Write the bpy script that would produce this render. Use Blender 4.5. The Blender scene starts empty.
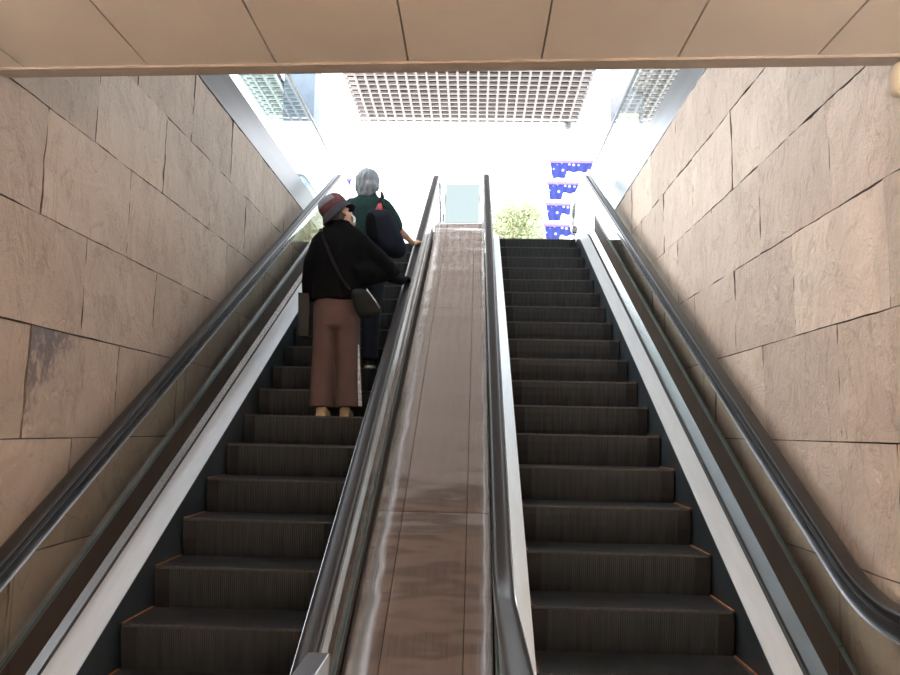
import bpy, bmesh, math, random
from mathutils import Vector, Matrix, noise
random.seed(7)
S = bpy.context.scene
COL = S.collection
CZ = 1.60                       # eye height of the photographer above the lower hall floor
T = math.tan(math.radians(30))  # both escalators climb at 30 degrees
PI = math.pi

# ------------------------------------------------------------------ materials
def newmat(name):
    m = bpy.data.materials.new(name); m.use_nodes = True
    nt = m.node_tree; nt.nodes.clear()
    out = nt.nodes.new('ShaderNodeOutputMaterial')
    return m, nt, out
def N(nt, typ, **kw):
    n = nt.nodes.new(typ)
    for k, v in kw.items():
        if k.startswith('i_'): n.inputs[k[2:].replace('_', ' ')].default_value = v
        else: setattr(n, k, v)
    return n
def coords(nt, scale=(1, 1, 1), rot=(0, 0, 0)):
    tc = N(nt, 'ShaderNodeTexCoord'); mp = N(nt, 'ShaderNodeMapping')
    mp.inputs['Scale'].default_value = scale; mp.inputs['Rotation'].default_value = rot
    nt.links.new(tc.outputs['Object'], mp.inputs['Vector']); return mp.outputs['Vector']
def ramp(nt, fac, stops):
    r = N(nt, 'ShaderNodeValToRGB'); e = r.color_ramp.elements
    while len(e) < len(stops): e.new(0.5)
    for el, (p, c) in zip(e, stops):
        el.position = p; el.color = (*c, 1) if len(c) == 3 else c
    nt.links.new(fac, r.inputs['Fac']); return r.outputs['Color']
def pbsdf(nt, out, **kw):
    b = N(nt, 'ShaderNodeBsdfPrincipled')
    for k, v in kw.items():
        b.inputs[k.replace('_', ' ')].default_value = v
    nt.links.new(b.outputs[0], out.inputs['Surface']); return b
def mat(name, col, rough=0.5, metal=0.0, var=0.12, nscale=8, bump=0.0, stretch=(1, 1, 1), spec=0.5, aniso=0.0, dist=0.01):
    """principled material with a little procedural tone variation and optional bump"""
    m, nt, out = newmat(name)
    b = pbsdf(nt, out, Roughness=rough, Metallic=metal)
    b.inputs['Specular IOR Level'].default_value = spec
    v = coords(nt, stretch)
    nz = N(nt, 'ShaderNodeTexNoise'); nz.inputs['Scale'].default_value = nscale; nz.inputs['Detail'].default_value = 4
    nt.links.new(v, nz.inputs['Vector'])
    lo = tuple(c*(1-var) for c in col); hi = tuple(min(1, c*(1+var)) for c in col)
    c = ramp(nt, nz.outputs['Fac'], [(0.3, lo), (0.7, hi)])
    nt.links.new(c, b.inputs['Base Color'])
    if bump:
        bp = N(nt, 'ShaderNodeBump'); bp.inputs['Strength'].default_value = bump; bp.inputs['Distance'].default_value = dist
        nt.links.new(nz.outputs['Fac'], bp.inputs['Height']); nt.links.new(bp.outputs[0], b.inputs['Normal'])
    return m

def stone_mat(name, base, angle):
    m, nt, out = newmat(name)
    b = pbsdf(nt, out, Roughness=0.72)
    at = N(nt, 'ShaderNodeAttribute', attribute_name='tint')
    sep = N(nt, 'ShaderNodeSeparateColor'); nt.links.new(at.outputs['Color'], sep.inputs[0])
    # riven streaks running down the slabs
    v = coords(nt, (1, 1.25, 0.9), (angle, 0, 0))
    wn = N(nt, 'ShaderNodeTexNoise'); wn.inputs['Scale'].default_value = 3.6; wn.inputs['Detail'].default_value = 9; wn.inputs['Roughness'].default_value = 0.68; wn.inputs['Distortion'].default_value = 0.5
    nt.links.new(v, wn.inputs['Vector'])
    v2 = coords(nt, (1, 1, 1))
    bn = N(nt, 'ShaderNodeTexNoise'); bn.inputs['Scale'].default_value = 1.3; bn.inputs['Detail'].default_value = 3
    fn = N(nt, 'ShaderNodeTexNoise'); fn.inputs['Scale'].default_value = 45; fn.inputs['Detail'].default_value = 3
    nt.links.new(v2, bn.inputs['Vector']); nt.links.new(v2, fn.inputs['Vector'])
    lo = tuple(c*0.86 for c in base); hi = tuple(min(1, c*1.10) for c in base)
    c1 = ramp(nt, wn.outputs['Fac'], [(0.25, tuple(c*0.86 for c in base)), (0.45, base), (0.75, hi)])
    c2 = ramp(nt, bn.outputs['Fac'], [(0.3, (0.88, 0.86, 0.86)), (0.7, (1, 1, 1))])
    mx = N(nt, 'ShaderNodeMix', data_type='RGBA', blend_type='MULTIPLY'); mx.inputs[0].default_value = 1
    nt.links.new(c1, mx.inputs[6]); nt.links.new(c2, mx.inputs[7])
    vn = N(nt, 'ShaderNodeTexNoise'); vn.inputs['Scale'].default_value = 1.5; vn.inputs['Detail'].default_value = 5; vn.inputs['Distortion'].default_value = 1.6
    nt.links.new(coords(nt, (1, 1.7, 0.8), (angle*1.6, 0, 0)), vn.inputs['Vector'])
    vc = ramp(nt, vn.outputs['Fac'], [(0.485, (1, 1, 1)), (0.497, (0.74, 0.70, 0.68)), (0.503, (0.80, 0.77, 0.75)), (0.52, (1, 1, 1))])
    mv = N(nt, 'ShaderNodeMix', data_type='RGBA', blend_type='MULTIPLY'); mv.inputs[0].default_value = 0.65
    nt.links.new(mx.outputs[2], mv.inputs[6]); nt.links.new(vc, mv.inputs[7]); mx = mv
    # per-slab tone (red channel)
    tn = ramp(nt, sep.outputs[0], [(0, (0.80, 0.79, 0.79)), (1, (1.0, 1.0, 1.0))])
    m2 = N(nt, 'ShaderNodeMix', data_type='RGBA', blend_type='MULTIPLY'); m2.inputs[0].default_value = 1
    nt.links.new(mx.outputs[2], m2.inputs[6]); nt.links.new(tn, m2.inputs[7])
    # grey-black mineral stain (green channel says where on the slab)
    sn = N(nt, 'ShaderNodeTexNoise'); sn.inputs['Scale'].default_value = 15; sn.inputs['Detail'].default_value = 6; sn.inputs['Distortion'].default_value = 1.2
    vs = coords(nt, (1, 1.2, 0.7), (0.5, 0, 0)); nt.links.new(vs, sn.inputs['Vector'])
    ad = N(nt, 'ShaderNodeMath', operation='MULTIPLY'); nt.links.new(sn.outputs['Fac'], ad.inputs[0]); nt.links.new(sep.outputs[1], ad.inputs[1])
    sm = N(nt, 'ShaderNodeMapRange'); sm.inputs[1].default_value = 0.27; sm.inputs[2].default_value = 0.50; sm.inputs[4].default_value = 0.95
    nt.links.new(ad.outputs[0], sm.inputs[0])
    m3 = N(nt, 'ShaderNodeMix', data_type='RGBA'); m3.inputs[7].default_value = (0.13, 0.11, 0.12, 1)
    nt.links.new(sm.outputs[0], m3.inputs[0]); nt.links.new(m2.outputs[2], m3.inputs[6])
    # dark backing and darkened slab edges in the joints (blue channel)
    m4 = N(nt, 'ShaderNodeMix', data_type='RGBA'); m4.inputs[7].default_value = (0.035, 0.028, 0.024, 1)
    nt.links.new(sep.outputs[2], m4.inputs[0]); nt.links.new(m3.outputs[2], m4.inputs[6])
    nt.links.new(m4.outputs[2], b.inputs['Base Color'])
    sm2 = N(nt, 'ShaderNodeMath', operation='MULTIPLY_ADD'); sm2.inputs[1].default_value = 0.12
    nt.links.new(fn.outputs['Fac'], sm2.inputs[0]); nt.links.new(wn.outputs['Fac'], sm2.inputs[2])
    bp = N(nt, 'ShaderNodeBump'); bp.inputs['Strength'].default_value = 0.95; bp.inputs['Distance'].default_value = 0.045
    nt.links.new(sm2.outputs[0], bp.inputs['Height']); nt.links.new(bp.outputs[0], b.inputs['Normal'])
    return m

def glass_mat(name, tint, ior=1.5, rough=0.0):
    m, nt, out = newmat(name)
    tr = N(nt, 'ShaderNodeBsdfTransparent'); tr.inputs[0].default_value = (*tint, 1)
    gl = N(nt, 'ShaderNodeBsdfGlossy'); gl.inputs['Roughness'].default_value = rough
    fn_ = N(nt, 'ShaderNodeFresnel'); fn_.inputs['IOR'].default_value = ior
    ge = N(nt, 'ShaderNodeNewGeometry'); inv_ = N(nt, 'ShaderNodeMath', operation='SUBTRACT'); inv_.inputs[0].default_value = 1.0
    nt.links.new(ge.outputs['Backfacing'], inv_.inputs[1])      # reflect at the front surface only
    fr = N(nt, 'ShaderNodeMath', operation='MULTIPLY'); nt.links.new(fn_.outputs[0], fr.inputs[0]); nt.links.new(inv_.outputs[0], fr.inputs[1])
    # very faint streaks of dust in the gloss
    nz = N(nt, 'ShaderNodeTexNoise'); nz.inputs['Scale'].default_value = 3
    nt.links.new(coords(nt), nz.inputs['Vector'])
    gc = ramp(nt, nz.outputs['Fac'], [(0.3, (0.93, 0.95, 0.95)), (0.7, (1, 1, 1))]); nt.links.new(gc, gl.inputs[0])
    mx = N(nt, 'ShaderNodeMixShader')
    nt.links.new(fr.outputs[0], mx.inputs[0]); nt.links.new(tr.outputs[0], mx.inputs[1]); nt.links.new(gl.outputs[0], mx.inputs[2])
    nt.links.new(mx.outputs[0], out.inputs['Surface']); return m

def deck_mat(name, col, rough, wave):
    """brushed stainless sheet, slightly oil-canned so reflections ripple across the slope"""
    m, nt, out = newmat(name)
    b = pbsdf(nt, out, Metallic=1.0, Roughness=rough)
    v = coords(nt, (0.5, 1.3, 1.0)); n1 = N(nt, 'ShaderNodeTexNoise'); n1.inputs['Scale'].default_value = 1.7; n1.inputs['Detail'].default_value = 2.5
    nt.links.new(v, n1.inputs['Vector'])
    v2 = coords(nt, (220, 3, 3)); n2 = N(nt, 'ShaderNodeTexNoise'); n2.inputs['Scale'].default_value = 1.0; n2.inputs['Detail'].default_value = 2
    nt.links.new(v2, n2.inputs['Vector'])
    c = ramp(nt, n2.outputs['Fac'], [(0.3, tuple(x*0.9 for x in col)), (0.7, tuple(min(1, x*1.06) for x in col))]); nt.links.new(c, b.inputs['Base Color'])
    r = N(nt, 'ShaderNodeMapRange'); r.inputs[3].default_value = rough*0.8; r.inputs[4].default_value = rough*1.25
    nt.links.new(n2.outputs['Fac'], r.inputs[0]); nt.links.new(r.outputs[0], b.inputs['Roughness'])
    bp = N(nt, 'ShaderNodeBump'); bp.inputs['Strength'].default_value = wave; bp.inputs['Distance'].default_value = 0.06
    nt.links.new(n1.outputs['Fac'], bp.inputs['Height']); nt.links.new(bp.outputs[0], b.inputs['Normal'])
    return m

M = {}
M['stone_l'] = stone_mat('split_stone_left', (0.525, 0.425, 0.35), 0.25)  # darker base: the dimmer light on this wall is put into the colour
M['stone_r'] = stone_mat('split_stone_right', (0.72, 0.605, 0.52), -0.35)  # same stone, paler: stronger daylight on this wall put into the colour
M['soffit'] = mat('ceiling_panel', (0.76, 0.715, 0.66), 0.42, var=0.03, nscale=3)
M['soffit_edge'] = mat('ceiling_edge_trim', (0.42, 0.375, 0.335), 0.55, var=0.08)
M['joint'] = mat('joint_shadow_gap', (0.16, 0.13, 0.11), 0.9)
M['floor'] = mat('hall_floor_tile', (0.50, 0.45, 0.39), 0.45, var=0.1, nscale=4)
M['paving'] = mat('plaza_paving', (0.48, 0.465, 0.44), 0.8, var=0.12, nscale=3)
M['coping_r'] = mat('brushed_coping_right', (0.24, 0.255, 0.27), 0.36, 1.0, var=0.14, nscale=2, stretch=(1, 0.6, 6))  # paler and bluer: its brighter sky reflection is put into the colour
M['coping'] = mat('brushed_coping', (0.105, 0.106, 0.108), 0.36, 1.0, var=0.10, nscale=2, stretch=(1, 0.6, 6))  # same metal, darker: its duller reflection is put into the colour
M['rail'] = mat('rail_steel', (0.42, 0.43, 0.44), 0.35, 0.9)
M['skirt'] = mat('skirt_blue_grey', (0.085, 0.108, 0.13), 0.30, 0.7, var=0.15, nscale=5)
M['inner_deck'] = mat('satin_aluminium_deck', (0.66, 0.695, 0.73), 0.38, 0.6, var=0.05, nscale=3, stretch=(8, 1, 1))
M['seal'] = mat('black_seal', (0.015, 0.015, 0.016), 0.6)
M['profile'] = mat('glass_clamp_profile', (0.62, 0.64, 0.65), 0.24, 1.0, var=0.06, nscale=3)
M['guide'] = mat('handrail_guide_steel', (0.66, 0.67, 0.70), 0.25, 1.0, var=0.05)
M['rubber'] = mat('handrail_rubber', (0.018, 0.0155, 0.0150), 0.34, 0.0, var=0.1, nscale=3, spec=0.4)
M['glass'] = glass_mat('balustrade_glass', (0.925, 0.935, 0.915), 1.55)
M['rail_glass'] = glass_mat('railing_glass', (0.88, 0.94, 0.93), 1.5)
M['plinth'] = mat('dark_brown_plinth', (0.038, 0.026, 0.019), 0.6, 0.0, var=0.15, nscale=3, spec=0.08)
M['gasket'] = mat('green_glass_edge', (0.025, 0.045, 0.042), 0.35)
M['deck'] = deck_mat('stainless_deck', (0.70, 0.60, 0.54), 0.14, 0.4)
M['outer_deck'] = mat('steel_brown_reflection', (0.050, 0.036, 0.029), 0.45, 0.0, var=0.15, nscale=4, spec=0.25)  # plain steel coloured dark brown in place of what it reflects
M['tread'] = mat('step_tread', (0.020, 0.0195, 0.020), 0.55, 0.1, var=0.35, nscale=6)
M['riser'] = mat('step_riser', (0.031, 0.035, 0.039), 0.5, 0.15, spec=0.35, var=0.45, nscale=5, stretch=(6, 1, 0.5))
M['riser_end'] = mat('step_riser_end', (0.016, 0.016, 0.017), 0.55, 0.1, spec=0.3)
M['nosing'] = mat('step_nosing_worn_lit', (0.085, 0.083, 0.080), 0.5, 0.3, var=0.5, nscale=40)  # worn cleat tips; the light they catch is put into the colour
M['demarc'] = mat('faded_orange_paint', (0.26, 0.105, 0.04), 0.6, var=0.3, nscale=20)
M['plate'] = mat('comb_plate', (0.30, 0.30, 0.30), 0.4, 0.9)
M['white_bar'] = mat('lattice_white', (0.66, 0.60, 0.58), 0.6, var=0.03)
M['brown_panel'] = mat('canopy_brown', (0.055, 0.037, 0.032), 0.8)
M['tan_board'] = mat('canopy_tan_board', (0.30, 0.215, 0.175), 0.7)
M['green_bar'] = mat('lattice_greenish', (0.55, 0.66, 0.65), 0.6, var=0.05)
M['column'] = mat('column_blue_grey', (0.13, 0.17, 0.22), 0.45, 0.1, var=0.1)
M['column_r'] = mat('column_pale_grey', (0.34, 0.35, 0.40), 0.45, 0.1, var=0.1)
M['cream'] = mat('cream_paint', (0.86, 0.80, 0.68), 0.45, var=0.03)
M['white'] = mat('white_paint', (0.92, 0.92, 0.92), 0.5, var=0.02)
M['lens'] = mat('smoked_dome', (0.40, 0.40, 0.40), 0.15)
M['bark'] = mat('bark', (0.30, 0.24, 0.18), 0.9, bump=0.4, nscale=20)
M['leaf'] = mat('pale_leaves', (0.46, 0.50, 0.30), 0.6, var=0.25, nscale=3)
M['post_green'] = mat('dark_green_post', (0.14, 0.19, 0.19), 0.5)
M['screen_glass'] = glass_mat('screen_glass', (0.40, 0.43, 0.425), 1.3)

def banner_mat():
    m, nt, out = newmat('blue_patterned_cloth'); b = pbsdf(nt, out, Roughness=0.85)
    v = coords(nt, (1, 1, 1)); vo = N(nt, 'ShaderNodeTexVoronoi'); vo.inputs['Scale'].default_value = 7; vo.inputs['Randomness'].default_value = 0.8
    nt.links.new(v, vo.inputs['Vector'])
    c = ramp(nt, vo.outputs['Distance'], [(0.0, (0.40, 0.42, 0.5)), (0.22, (0.34, 0.35, 0.5)), (0.30, (0.022, 0.034, 0.20)), (1, (0.018, 0.028, 0.18))])
    nt.links.new(c, b.inputs['Base Color']); return m
M['banner'] = banner_mat()
M['purple'] = mat('purple_band', (0.19, 0.14, 0.36), 0.8)
# people
M['skin'] = mat('skin', (0.50, 0.30, 0.21), 0.55, var=0.06)
M['grey_hair'] = mat('grey_hair', (0.24, 0.27, 0.31), 0.6, var=0.35, nscale=14, stretch=(3, 3, 0.5), bump=0.5)
M['dark_hair'] = mat('dark_hair', (0.05, 0.04, 0.035), 0.6, var=0.3, nscale=20)
M['black_knit'] = mat('black_knit', (0.0045, 0.0045, 0.0055), 0.9, var=0.2, nscale=60, bump=0.2, spec=0.08)
M['brown_cloth'] = mat('brown_trouser_cloth', (0.098, 0.062, 0.056), 0.85, var=0.10, nscale=9, spec=0.2)
M['green_cloth'] = mat('dark_green_shirt', (0.014, 0.040, 0.040), 0.85, var=0.2, nscale=8, spec=0.2)
M['navy_cloth'] = mat('navy_trousers', (0.012, 0.014, 0.022), 0.85, var=0.2, spec=0.2)
M['navy_bag'] = mat('navy_bag', (0.008, 0.011, 0.020), 0.8, spec=0.15, var=0.2, nscale=10)
M['grey_strap'] = mat('grey_strap', (0.013, 0.0125, 0.013), 0.8, spec=0.15)
M['bag_grey'] = mat('dark_grey_bag', (0.013, 0.0125, 0.012), 0.7, spec=0.2, var=0.2)
M['zip'] = mat('bright_zip', (0.55, 0.55, 0.55), 0.3, 0.9)
M['red'] = mat('red_cloth', (0.42, 0.06, 0.08), 0.8)
M['bag_brown'] = mat('dark_shopper', (0.016, 0.013, 0.013), 0.6)
M['maroon'] = mat('maroon_wool', (0.13, 0.052, 0.056), 0.95, var=0.25, nscale=40, bump=0.4, spec=0.2)
M['hat_grey'] = mat('grey_wool', (0.20, 0.21, 0.25), 0.95, var=0.2, nscale=40, bump=0.4, spec=0.2)
M['hat_brim'] = mat('charcoal_wool', (0.045, 0.042, 0.055), 0.95, var=0.2, nscale=40, spec=0.2)
M['beige_shoe'] = mat('beige_leather', (0.62, 0.49, 0.30), 0.5, var=0.08)
M['dark_shoe'] = mat('dark_shoe', (0.03, 0.03, 0.035), 0.5)
M['sole'] = mat('pale_sole', (0.55, 0.48, 0.40), 0.7)
M['mask'] = mat('white_mask', (0.85, 0.86, 0.88), 0.8)
M['stripe'] = mat('white_trim', (0.72, 0.68, 0.66), 0.8, var=0.5, nscale=55)
M['eye'] = mat('eye', (0.05, 0.04, 0.035), 0.2)

# ------------------------------------------------------------------ mesh helpers
def tag(o, label=None, cat=None, group=None, kind=None):
    if label: o['label'] = label
    if cat: o['category'] = cat
    if group: o['group'] = group
    if kind: o['kind'] = kind
    return o
def link(name, me, m=None, parent=None, smooth=False):
    o = bpy.data.objects.new(name, me); COL.objects.link(o)
    if m is not None:
        if isinstance(m, (list, tuple)):
            for x in m: me.materials.append(x)
        else: me.materials.append(m)
    if smooth:
        for p in me.polygons: p.use_smooth = True
    if parent is not None: o.parent = parent
    return o
def obj(name, bm, m=None, parent=None, smooth=False, recalc=True):
    if recalc: bmesh.ops.recalc_face_normals(bm, faces=bm.faces[:])
    me = bpy.data.meshes.new(name); bm.to_mesh(me); bm.free()
    return link(name, me, m, parent, smooth)
def empty(name, loc=(0, 0, 0), rz=0):
    o = bpy.data.objects.new(name, None); COL.objects.link(o); o.location = loc; o.rotation_euler = (0, 0, rz)
    o.empty_display_size = 0.1; return o
def box(bm, a, b, bevel=0):
    x0, y0, z0 = a; x1, y1, z1 = b
    vs = [bm.verts.new(p) for p in ((x0,y0,z0),(x1,y0,z0),(x1,y1,z0),(x0,y1,z0),(x0,y0,z1),(x1,y0,z1),(x1,y1,z1),(x0,y1,z1))]
    fs = [bm.faces.new([vs[i] for i in f]) for f in ((0,3,2,1),(4,5,6,7),(0,1,5,4),(1,2,6,5),(2,3,7,6),(3,0,4,7))]
    if bevel:
        es = list({e for f in fs for e in f.edges})
        bmesh.ops.bevel(bm, geom=es, offset=bevel, segments=2, affect='EDGES', profile=0.6)
    return vs
def boxobj(name, a, b, m, parent=None, bevel=0):
    bm = bmesh.new(); box(bm, a, b, bevel); return obj(name, bm, m, parent)
def loft(bm, rings, cap=True, closed=True):
    """rings: lists of points, same length"""
    R = [[bm.verts.new(p) for p in r] for r in rings]; n = len(R[0])
    for a, b in zip(R, R[1:]):
        for i in range(n if closed else n-1):
            j = (i+1) % n
            bm.faces.new((a[i], a[j], b[j], b[i]))
    if cap and closed:
        bm.faces.new(R[0][::-1]); bm.faces.new(R[-1])
    return R
def frame(t):
    t = t.normalized(); a = Vector((0, 0, 1)) if abs(t.z) < 0.9 else Vector((1, 0, 0))
    u = t.cross(a).normalized(); v = t.cross(u); return u, v
def tube(bm, pts, rad, seg=12, cap=True, flat=1.0):
    pts = [Vector(p) for p in pts]
    if not isinstance(rad, (list, tuple)): rad = [rad]*len(pts)
    rings = []; pu = None
    for i, p in enumerate(pts):
        t = (pts[min(i+1, len(pts)-1)] - pts[max(i-1, 0)])
        u, v = frame(t)
        if pu is not None:                       # keep the frame from twisting
            tt = t.normalized(); u = (pu - tt*pu.dot(tt)).normalized(); v = tt.cross(u)
        pu = u
        rings.append([p + u*math.cos(2*PI*k/seg)*rad[i] + v*math.sin(2*PI*k/seg)*rad[i]*flat for k in range(seg)])
    loft(bm, rings, cap)
def ball(bm, c, r, mtx=None, u=16, v=12):
    m = Matrix.Translation(c) @ (mtx or Matrix()) @ Matrix.Diagonal((r[0], r[1], r[2], 1))
    return bmesh.ops.create_uvsphere(bm, u_segments=u, v_segments=v, radius=1, matrix=m)['verts']
def capsule(bm, pts, rad, seg=12):
    """tapered limb with rounded joints"""
    pts = [Vector(p) for p in pts]
    for a, b, ra, rb in zip(pts, pts[1:], rad, rad[1:]): tube(bm, [a, a.lerp(b, .5), b], [ra, (ra+rb)/2, rb], seg)
    for p, r in zip(pts, rad): ball(bm, p, (r, r, r), u=seg, v=8)
def remeshed(bm, voxel, smooth=3, factor=0.5):
    me = bpy.data.meshes.new('tmp'); bm.to_mesh(me); bm.free()
    o = bpy.data.objects.new('tmp', me); COL.objects.link(o)
    r = o.modifiers.new('r', 'REMESH'); r.mode = 'VOXEL'; r.voxel_size = voxel; r.use_smooth_shade = True
    if smooth:
        s = o.modifiers.new('s', 'SMOOTH'); s.iterations = smooth; s.factor = factor
    dg = bpy.context.evaluated_depsgraph_get(); dg.update()
    new = bpy.data.meshes.new_from_object(o.evaluated_get(dg), depsgraph=dg)
    bpy.data.objects.remove(o); bpy.data.meshes.remove(me)
    for p in new.polygons: p.use_smooth = True
    return new

# ------------------------------------------------------------------ paths along the incline
def fillet(p, R, n=10):
    """2D polyline with rounded corners"""
    out = [Vector(p[0])]
    for a, b, c in zip(p, p[1:], p[2:]):
        a, b, c = Vector(a), Vector(b), Vector(c)
        u = (a-b).normalized(); w = (c-b).normalized()
        ang = math.acos(max(-1, min(1, u.dot(w)))); d = R/math.tan(ang/2)
        d = min(d, (a-b).length*0.98, (c-b).length*0.98); r = d*math.tan(ang/2)
        ctr = b + (u+w).normalized()*(r/math.sin(ang/2))
        s = b+u*d; e = b+w*d
        a0 = math.atan2(s.y-ctr.y, s.x-ctr.x); a1 = math.atan2(e.y-ctr.y, e.x-ctr.x)
        da = (a1-a0+PI) % (2*PI) - PI
        for i in range(n+1):
            out.append(ctr + Vector((math.cos(a0+da*i/n), math.sin(a0+da*i/n)))*r)
    out.append(Vector(p[-1])); return out
def zpath(nv, zlow, zhigh, y0, y1, R=2.6, Rt=2.0):
    """(y, z) path: level, 30-degree incline lying nv below the eye's own incline, level"""
    c0 = ((zlow - CZ + nv)/T, zlow); c1 = ((zhigh - CZ + nv)/T, zhigh)
    a = fillet([(y0, zlow), c0, ((c0[0]+c1[0])/2, (c0[1]+c1[1])/2)], R)
    b = fillet([((c0[0]+c1[0])/2, (c0[1]+c1[1])/2), c1, (y1, zhigh)], Rt)
    return a + b[1:]
def sub_path(path, step=0.35):
    out = [path[0]]
    for a, b in zip(path, path[1:]):
        n = max(1, int((b-a).length/step))
        for i in range(1, n+1): out.append(a.lerp(b, i/n))
    return out
def sweep(bm, sec, path):
    """sec: closed list of (x, n) with n measured normal to the path"""
    rings = []
    for i, p in enumerate(path):
        t = path[min(i+1, len(path)-1)] - path[max(i-1, 0)]; t.normalize()
        nn = Vector((-t.y, t.x))
        rings.append([(x, p.x + nn.x*h, p.y + nn.y*h) for x, h in sec])
    loft(bm, rings)
def zat(path, y):
    for a, b in zip(path, path[1:]):
        if a.x <= y <= b.x: return a.y + (b.y-a.y)*(y-a.x)/max(1e-9, b.x-a.x)
    return path[0].y if y < path[0].x else path[-1].y
FL = 0.0            # lower hall floor
FLL = -0.39         # the left escalator starts a little lower
LAND = 2.75 + CZ    # upper landing

# ------------------------------------------------------------------ the setting
XL, XR = -2.35, 1.88
WEND = 12.6
def wall(name, X, sgn, m, z0, row, phase, stain=None):
    """sgn=+1: face looks to +x (left wall)"""
    bm = bmesh.new(); lay = bm.loops.layers.color.new('tint')
    def paint(faces, c):
        for f in faces:
            for l in f.loops: l[lay] = c(l.vert.co) if callable(c) else c
    YB = -5.0
    bx = bmesh.new()
    f0 = len(bm.faces)
    box(bm, (min(X-sgn*0.034, X-sgn*0.30), YB, FLL-0.3), (max(X-sgn*0.034, X-sgn*0.30), WEND, z0+5*row))
    bm.faces.ensure_lookup_table(); paint(bm.faces[:], (0, 0, 1, 1))
    rng = random.Random(name)
    for k in range(-4, 5):
        za, zb = z0+k*row, z0+(k+1)*row
        off = phase + (0.505 if k % 2 else 0.0)
        y = off - 9.09
        while y < WEND:
            ya, yb = max(y, YB), min(y+1.01, WEND); y += 1.01
            if yb-ya < 0.05: continue
            g = rng.choice((0.0006, 0.001, 0.0014, 0.0026)); gz = rng.choice((0.0025, 0.003, 0.0035))
            dep = rng.uniform(-0.001, 0.004); tilt = rng.uniform(-0.002, 0.002)
            tone = rng.random(); seed = rng.uniform(0, 50)
            st = stain and stain[0] <= (ya+yb)/2 <= stain[1] and k == stain[2]
            nx, nz = 24, 15; vs = []
            for j in range(nz+1):
                rowv = []
                for i in range(nx+1):
                    fy, fz = i/nx, j/nz
                    yy = ya+g+(yb-ya-2*g)*fy; zz = max(FLL-0.25, za+gz)+(zb-gz-max(FLL-0.25, za+gz))*fz
                    q_ = yy*1.0+sgn*zz*0.45
                    n = noise.noise(Vector((seed, q_*3.4, zz*1.5)))*0.010 + noise.noise(Vector((seed, q_*8, zz*4.5)))*0.007 + noise.noise(Vector((seed, q_*19, zz*11)))*0.005
                    if i in (0, nx): yy += noise.noise(Vector((seed, zz*9, i)))*0.001
                    if j in (0, nz): zz += noise.noise(Vector((seed, yy*7, j)))*0.0015
                    rowv.append(bm.verts.new((X+sgn*(dep+tilt*(fy-.5)*2+n), yy, zz)))
                vs.append(rowv)
            fs = []
            for j in range(nz):
                for i in range(nx):
                    q = (vs[j][i], vs[j][i+1], vs[j+1][i+1], vs[j+1][i])
                    fs.append(bm.faces.new(q if sgn > 0 else q[::-1]))
            # edges return into the joint, coloured mortar-dark so they don't show lit
            rim = [vs[0][i] for i in range(nx+1)] + [vs[j][nx] for j in range(1, nz+1)] + [vs[nz][i] for i in range(nx-1, -1, -1)] + [vs[j][0] for j in range(nz-1, 0, -1)]
            rf = []; back = [bm.verts.new((X-sgn*0.038, v.co.y, v.co.z)) for v in rim]
            for i in range(len(rim)):
                j = (i+1) % len(rim)
                q = (rim[i], back[i], back[j], rim[j])
                rf.append(bm.faces.new(q if sgn > 0 else q[::-1]))
            paint(rf, (tone, 0, 0.85, 1))
            if st:
                def cc(co, ya=ya, yb=yb, zb=zb, tone=tone):
                    fy = (co.y-ya)/(yb-ya); fz = (zb-co.z)/row
                    return (tone, max(0.0, min(1.0, 1.25-0.95*fy-0.55*fz)), 0, 1)
                paint(fs, cc)
            else: paint(fs, (tone, 0, 0, 1))
    o = obj(name, bm, m, recalc=False); tag(o, kind='structure')
    for p in o.data.polygons: p.use_smooth = True
    o.data.set_sharp_from_angle(angle=1.0)
    return o
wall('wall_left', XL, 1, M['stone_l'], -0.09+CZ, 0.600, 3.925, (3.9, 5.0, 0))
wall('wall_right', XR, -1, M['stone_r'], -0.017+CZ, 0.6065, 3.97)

def st(name, a, b, m, bevel=0):
    return tag(boxobj(name, a, b, m, bevel=bevel), kind='structure')
HB = -4.9
st('floor', (-0.40, HB-0.1, FLL-0.25), (XR+0.3, 3.55, FL), M['floor'])
st('floor_left', (XL-0.3, HB-0.1, FLL-0.25), (-0.401, 3.0, FLL), M['floor'])
st('wall_back', (XL-0.3, HB-0.3, FLL-0.2), (XR+0.3, HB, 3.3), M['stone_l'])
# soffit: 1 m wide panels with fine joints, its front edge runs very slightly askew
CH = 1.69+CZ
bm = bmesh.new()
def edge_y(x): return 3.318 - 0.042*x
def slab(bm, x0, x1, y0, z0, z1, d=0.0):
    ps = [(x0, y0), (x1, y0), (x1, edge_y(x1)-d), (x0, edge_y(x0)-d)]
    v0 = [bm.verts.new((x, y, z0)) for x, y in ps]; v1 = [bm.verts.new((x, y, z1)) for x, y in ps]
    bm.faces.new(v0[::-1]); bm.faces.new(v1)
    for i in range(4): bm.faces.new((v0[i], v0[(i+1) % 4], v1[(i+1) % 4], v1[i]))
jx = [XL+0.012, -2.19, -1.572, -0.951, -0.329, 0.284, 0.894, 1.504, XR-0.012]
for a, b in zip(jx, jx[1:]):
    ys = [HB+0.002, -2.9, -1.2, 0.5, 2.2]
    for i, y0 in enumerate(ys):
        if i < len(ys)-1: box(bm, (a+0.004, y0+0.003, CH), (b-0.004, ys[i+1]-0.003, CH+0.03))
        else: slab(bm, a+0.004, b-0.004, y0+0.003, CH, CH+0.03)
tag(obj('ceiling', bm, M['soffit']), kind='structure')
bm = bmesh.new(); slab(bm, XL-0.33, XR+0.33, HB-0.3, CH+0.03, LAND)
tag(obj('ceiling_slab', bm, M['joint']), kind='structure')
bm = bmesh.new()                                # downstand lip along the soffit's edge
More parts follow.
